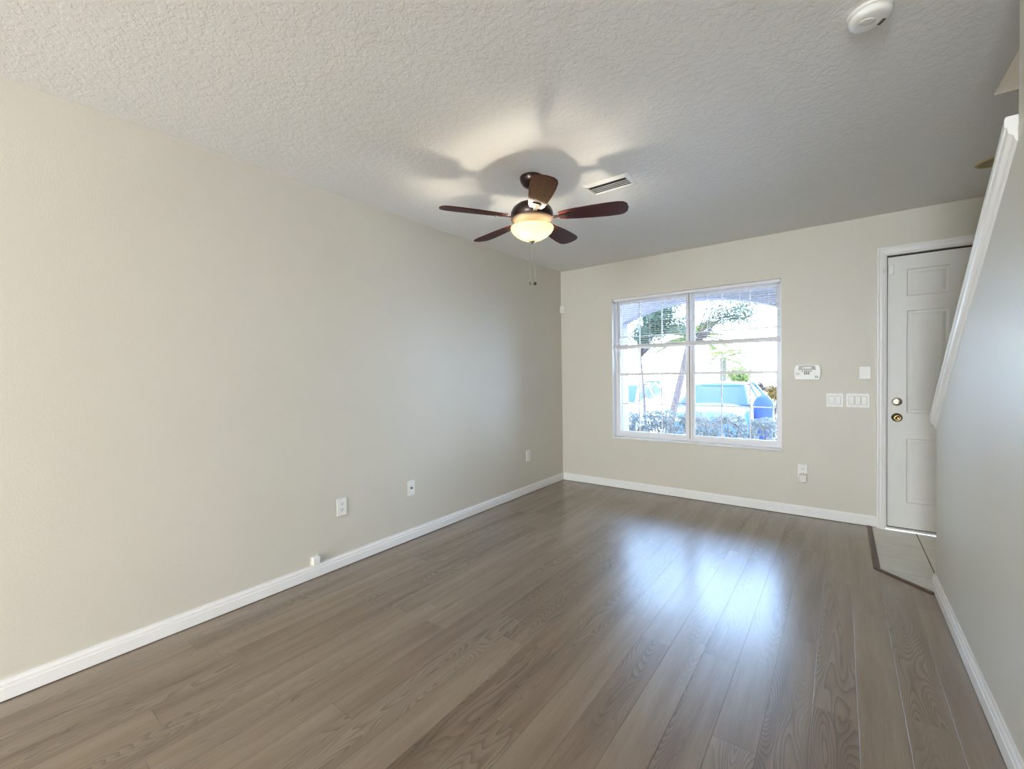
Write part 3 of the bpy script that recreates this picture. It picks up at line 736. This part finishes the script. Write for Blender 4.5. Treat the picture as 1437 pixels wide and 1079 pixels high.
# palm with leaning trunk
def frond(bm, base, direction, length, droop, nlf=26, lw=.02, ll=.30):
    d_ = Vector(direction).normalized(); side_ = d_.cross(Vector((0, 0, 1)))
    if side_.length < .1: side_ = Vector((1, 0, 0))
    side_.normalize(); pts_ = []
    for k in range(9):
        t = k/8; pts_.append(Vector(base)+d_*length*t+Vector((0, 0, -droop*t*t)))
    tube(bm, pts_, .010, 5, r_end=.003)
    for k in range(nlf):
        t = .12+.86*k/(nlf-1); c = Vector(base)+d_*length*t+Vector((0, 0, -droop*t*t))
        for s_ in (-1, 1):
            l_ = ll*math.sin(PI*(.15+.8*t))*random.uniform(.85, 1.1)
            tip = c+side_*s_*l_*.85+d_*l_*.45+Vector((0, 0, -l_*.35))
            wv = d_*lw*.5
            a = bm.verts.new(c-wv); b = bm.verts.new(c+wv); q = bm.verts.new(c*.45+tip*.55+wv*.9+Vector((0, 0, .01))); q0 = bm.verts.new(c*.45+tip*.55-wv*.9); e = bm.verts.new(tip)
            bm.faces.new((a, b, q, q0)); bm.faces.new((q0, q, e))
def palm(name, label, base, top, nf, flen, r0=.11, seed=1, droop=.7):
    random.seed(seed)
    e_ = empty(name, base); tag(e_, label, 'palm tree')
    b0 = Vector((0, 0, 0)); t0 = Vector(top)-Vector(base); pts_ = []
    for k in range(9):
        t = k/8; pts_.append(b0.lerp(t0, t)+Vector((-(t-t*t)*.25*0, 0, 0)))
    bm = B(); tube(bm, pts_, r0, 12, r_end=r0*.75); obj('trunk', bm, M['bark'], e_, smooth=True)
    for k in range(nf):
        a = 2*PI*k/nf+random.uniform(-.2, .2); el = random.uniform(-.25, .95)
        bm = B(); frond(bm, t0, (math.cos(a), math.sin(a), el), flen*random.uniform(.85, 1.1), droop*random.uniform(.7, 1.2)*(flen/1.2)**2)
        obj('frond', bm, M['palm'], e_)
    return e_
palm('palm_tree', 'palm with a leaning trunk seen through the left window by the mullion', (-.48, 5.2, gz(5.2)), (.06, 5.3, 2.0), 20, .85, .085, 3)
palm('palm_tree', 'bushy palm behind the silver-blue car, right of the mullion', (-.80, 12.6, -.5), (-.75, 12.7, 1.75), 20, 1.35, .14, 5)
# broadleaf trees
def tree(label, base, trunk_h, cr_r, cr_c, n, m, size=.06, lean=(0, 0), cat='tree', name='broadleaf_tree', r=.09, blobs=9, seed=2, bunch=.5):
    random.seed(seed)
    e_ = empty(name, base); tag(e_, label, cat)
    bm = B(); top = Vector((lean[0], lean[1], trunk_h)); tube(bm, [(0, 0, 0), top*.5+Vector((.03, 0, 0)), top], r, 10, r_end=r*.6)
    cc = Vector(cr_c); bl_ = []
    for k in range(blobs):
        u = Vector([random.gauss(0, 1) for _ in range(3)]).normalized()*random.uniform(.2, 1)
        b_ = cc+Vector((u.x*cr_r[0], u.y*cr_r[1], u.z*cr_r[2])); bl_.append(b_)
        tube(bm, [top*.9, top.lerp(b_, .6)+Vector((0, 0, .1)), b_], r*.35, 6, r_end=.008)
    obj('trunk', bm, M['bark'], e_, smooth=True)
    P_ = []
    for _ in range(n):
        c = random.choice(bl_); rr = min(cr_r)*bunch
        u = Vector([random.gauss(0, .5) for _ in range(3)]); P_.append((c+u*rr, u if u.length > .01 else (0, 0, 1)))
    leaves('foliage', m, P_, size, e_); return e_
tree('spreading green tree over the parked cars, filling the top of the left window', (-.50, 4.1, gz(4.1)), 2.0, (.85, .34, .48), (.16, 0, 2.50), 7000, M['tree'], .028, (-.1, 0), seed=4, blobs=40, r=.03, bunch=.55)
tree('green tree whose branches hang behind the right window sash', (.30, 3.75, gz(3.75)), 2.1, (.60, .35, .35), (.80, 0, 2.50), 2200, M['tree'], .024, (.2, 0), seed=8, blobs=20, r=.02, bunch=.55)
tree('small copper brown bush to the right of the silver-blue car', (.38, 12.8, -.5), .35, (.20, .20, .2), (0, 0, 1.12), 900, M['brownleaf'], .04, name='ornamental_bush', cat='bush', r=.03, seed=3, bunch=.7)
tree('small orange-yellow leaved bush behind the blue barrel', (1.0, 11.2, -.5), .35, (.28, .28, .22), (0, 0, 1.10), 1500, M['orange'], .04, name='ornamental_bush', cat='bush', r=.03, seed=6, bunch=.7)
tree('small yellow-green bush behind the cars, right of the mullion', (-.75, 16, -.5), .6, (.6, .4, .4), (0, 0, 1.5), 1500, M['palm'], .07, name='ornamental_bush', cat='bush', r=.04, seed=9, bunch=1.0)
random.seed(11)
# blue barrel
br = empty('trash_barrel', (1.20, 7.0, gz(7))); tag(br, 'rounded blue plastic barrel standing right of the silver-blue car', 'barrel')
bm = B(); lathe(bm, [(0, 0), (.15, 0), (.19, .4), (.20, .82), (.20, .92)], n=32); obj('barrel_body', bm, M['bin'], br, smooth=True)
bm = B(); lathe(bm, [(.21, .90), (.21, .95), (.19, 1.04), (.13, 1.13), (.06, 1.17), (0, 1.18)], n=32); obj('domed_lid', bm, M['bin'], br, smooth=True)
# cars
def car(name, label, x, y, rz, paint, L_=4.5, Wd=.90, Ht=1.42):
    e_ = empty(name, (x, y, gz(y)), (0, 0, rz)); tag(e_, label, 'car')
    # local: front at y=0 pointing to -y, rear at y=L_
    def section(y, hw, zb, zs, crown):
        return [(-hw*.94, y, zb), (-hw, y, zb+.12), (-hw, y, (zb+zs)/2+.05), (-hw*.93, y, zs), (-hw*.5, y, zs+crown), (0, y, zs+crown*1.25), (hw*.5, y, zs+crown), (hw*.93, y, zs), (hw, y, (zb+zs)/2+.05), (hw, y, zb+.12), (hw*.94, y, zb)]
    secs = [section(0.0, Wd*.78, .32, .58, .03), section(.06, Wd*.88, .22, .66, .04), (section(.35, Wd*.97, .20, .76, .06)), section(1.05, Wd, .20, .90, .06), section(1.3, Wd, .20, .93, .03),
            section(3.5, Wd, .20, .96, .02), section(L_-.35, Wd*.97, .22, .98, .03), section(L_-.05, Wd*.88, .28, .94, .02), section(L_, Wd*.8, .36, .80, .02)]
    bm = B(); rings = [[bm.verts.new(v) for v in s_] for s_ in secs]
    for a, b in zip(rings, rings[1:]):
        for k in range(11): bm.faces.new((a[k], a[(k+1) % 11], b[(k+1) % 11], b[k]))
    bm.faces.new(rings[0]); bm.faces.new(rings[-1][::-1])
    obj('body', bm, paint, e_, smooth=True, bevel=0)
    y0, y1, y2, y3 = 1.02, 1.85, 3.25, 4.05; zb, zt = .93, Ht; tb, tt = Wd*.90, Wd*.66
    def quad(name_, ps, m, th=.02):
        bm = B(); vs = [bm.verts.new(p_) for p_ in ps]; bm.faces.new(vs); o = obj(name_, bm, m, e_); s_ = o.modifiers.new('t', 'SOLIDIFY'); s_.thickness = th; s_.offset = 0; return o
    quad('windshield', [(-tb, y0, zb), (tb, y0, zb), (tt, y1, zt-.02), (-tt, y1, zt-.02)], M['car_glass'])
    quad('rear_window', [(-tb, y3, zb+.03), (tb, y3, zb+.03), (tt, y2, zt-.02), (-tt, y2, zt-.02)], M['car_glass'])
    bm = B(); rr = []
    for yy, zz, w_ in ((y1-.06, zt-.03, tt*1.0), (y1+.1, zt+.01, tt*1.0), ((y1+y2)/2, zt+.03, tt*1.02), (y2+.06, zt-.02, tt)):
        rr.append([bm.verts.new(v) for v in ((-w_, yy, zz-.03), (-w_*.8, yy, zz+.01), (0, yy, zz+.03), (w_*.8, yy, zz+.01), (w_, yy, zz-.03), (0, yy, zz-.04))])
    for a, b in zip(rr, rr[1:]):
        for k in range(6): bm.faces.new((a[k], a[(k+1) % 6], b[(k+1) % 6], b[k]))
    bm.faces.new(rr[0]); bm.faces.new(rr[-1][::-1]); obj('roof', bm, paint, e_, smooth=True)
    for s_ in (-1, 1):
        ym = (y1+y2)/2-.05
        quad('side_window', [(s_*tb, y0+.12, zb+.01), (s_*tb, ym, zb+.01), (s_*tt, ym, zt-.04), (s_*tt, y1+.02, zt-.04)], M['car_glass'], .012)
        quad('side_window', [(s_*tb, ym+.07, zb+.01), (s_*tb, y3-.15, zb+.02), (s_*tt, y2-.02, zt-.04), (s_*tt, ym+.07, zt-.04)], M['car_glass'], .012)
        for q0, q1, q2 in (((s_*tb, y0, zb), (s_*tt, y1, zt-.02), .035), ((s_*tb, ym+.035, zb), (s_*tt, ym+.035, zt-.02), .035), ((s_*tb, y3, zb), (s_*tt, y2, zt-.02), .05)):
            bm = B(); tube(bm, [q0, q1], q2, 8); obj('pillar', bm, paint, e_)
        bm = B(); lathe(bm, [(0, -.05), (.05, -.05), (.09, -.02), (.09, .03), (.0, .05)], (s_*(Wd+.08), y0+.28, zb+.03), 12, 'y'); obj('side_mirror', bm, paint, e_, smooth=True)
        bm = B(); bx(bm, min(s_*Wd*.5, s_*Wd*.84), max(s_*Wd*.5, s_*Wd*.84), .0, .10, .56, .67); obj('headlamp', bm, M['headlamp'], e_, bevel=.02)
        for yw in (.85, 3.55):
            bm = B(); lathe(bm, [(0, -.11), (.20, -.11), (.31, -.09), (.32, 0), (.31, .09), (.20, .11), (0, .11)], (s_*(Wd-.10), yw, .32), 28, 'x'); wh = obj('wheel', bm, M['rubber'], e_, smooth=True)
            bm = B(); lathe(bm, [(0, s_*.115), (.17, s_*.115), (.19, s_*.10)], (s_*(Wd-.10), yw, .32), 20, 'x'); obj('wheel_rim', bm, M['nickel'], wh)
    bm = B(); bx(bm, -Wd*.42, Wd*.42, -.015, .05, .48, .62); obj('grille', bm, M['slot'], e_, bevel=.01)
    bm = B(); bx(bm, -Wd*.75, Wd*.75, -.03, .08, .24, .36); obj('bumper', bm, paint, e_, bevel=.03)
    return e_
car('parked_car', 'silver-blue car parked facing the house, in the right window', .08, 6.15, 0, M['car_silver'])
car('parked_car', 'white car parked facing the house, in the left window', -2.75, 6.3, 0, M['car_white'])
car('parked_car', 'white car farther back, its window above the nearer white car', -4.2, 13.5, math.radians(10), M['car_white'])

# rear wall: invented glass doors, added to go with the rear fill
gd = empty('window_rear_added', (2.22, YB-.06, 0)); tag(gd, kind='structure')
bm = B()
for a, b, c, e in ((-.72, -.67, 0, 2.08), (.67, .72, 0, 2.08), (-.04, .04, 0, 2.08), (-.67, .67, 0, .06), (-.67, .67, 2.02, 2.08)): bx(bm, a, b, -.03, .03, c, e)
st('window_frame', bm, M['vinyl'], gd)
bm = B(); bx(bm, -.67, .67, -.004, .004, .06, 2.02); st('window_pane', bm, M['glass'], gd)

gd = empty('window_side_added', (XW+.05, -7.6, 0), (0, 0, PI/2)); tag(gd, kind='structure')  # invented opening behind the camera, added to go with the side fill
bm = B()
for a, b, c, e in ((-1.2, -1.15, 0, 2.08), (1.15, 1.2, 0, 2.08), (-.04, .04, 0, 2.08), (-1.15, 1.15, 0, .06), (-1.15, 1.15, 2.02, 2.08)): bx(bm, a, b, -.03, .03, c, e)
st('window_frame', bm, M['vinyl'], gd)
bm = B(); bx(bm, -1.15, 1.15, -.004, .004, .06, 2.02); st('window_pane', bm, M['glass'], gd)
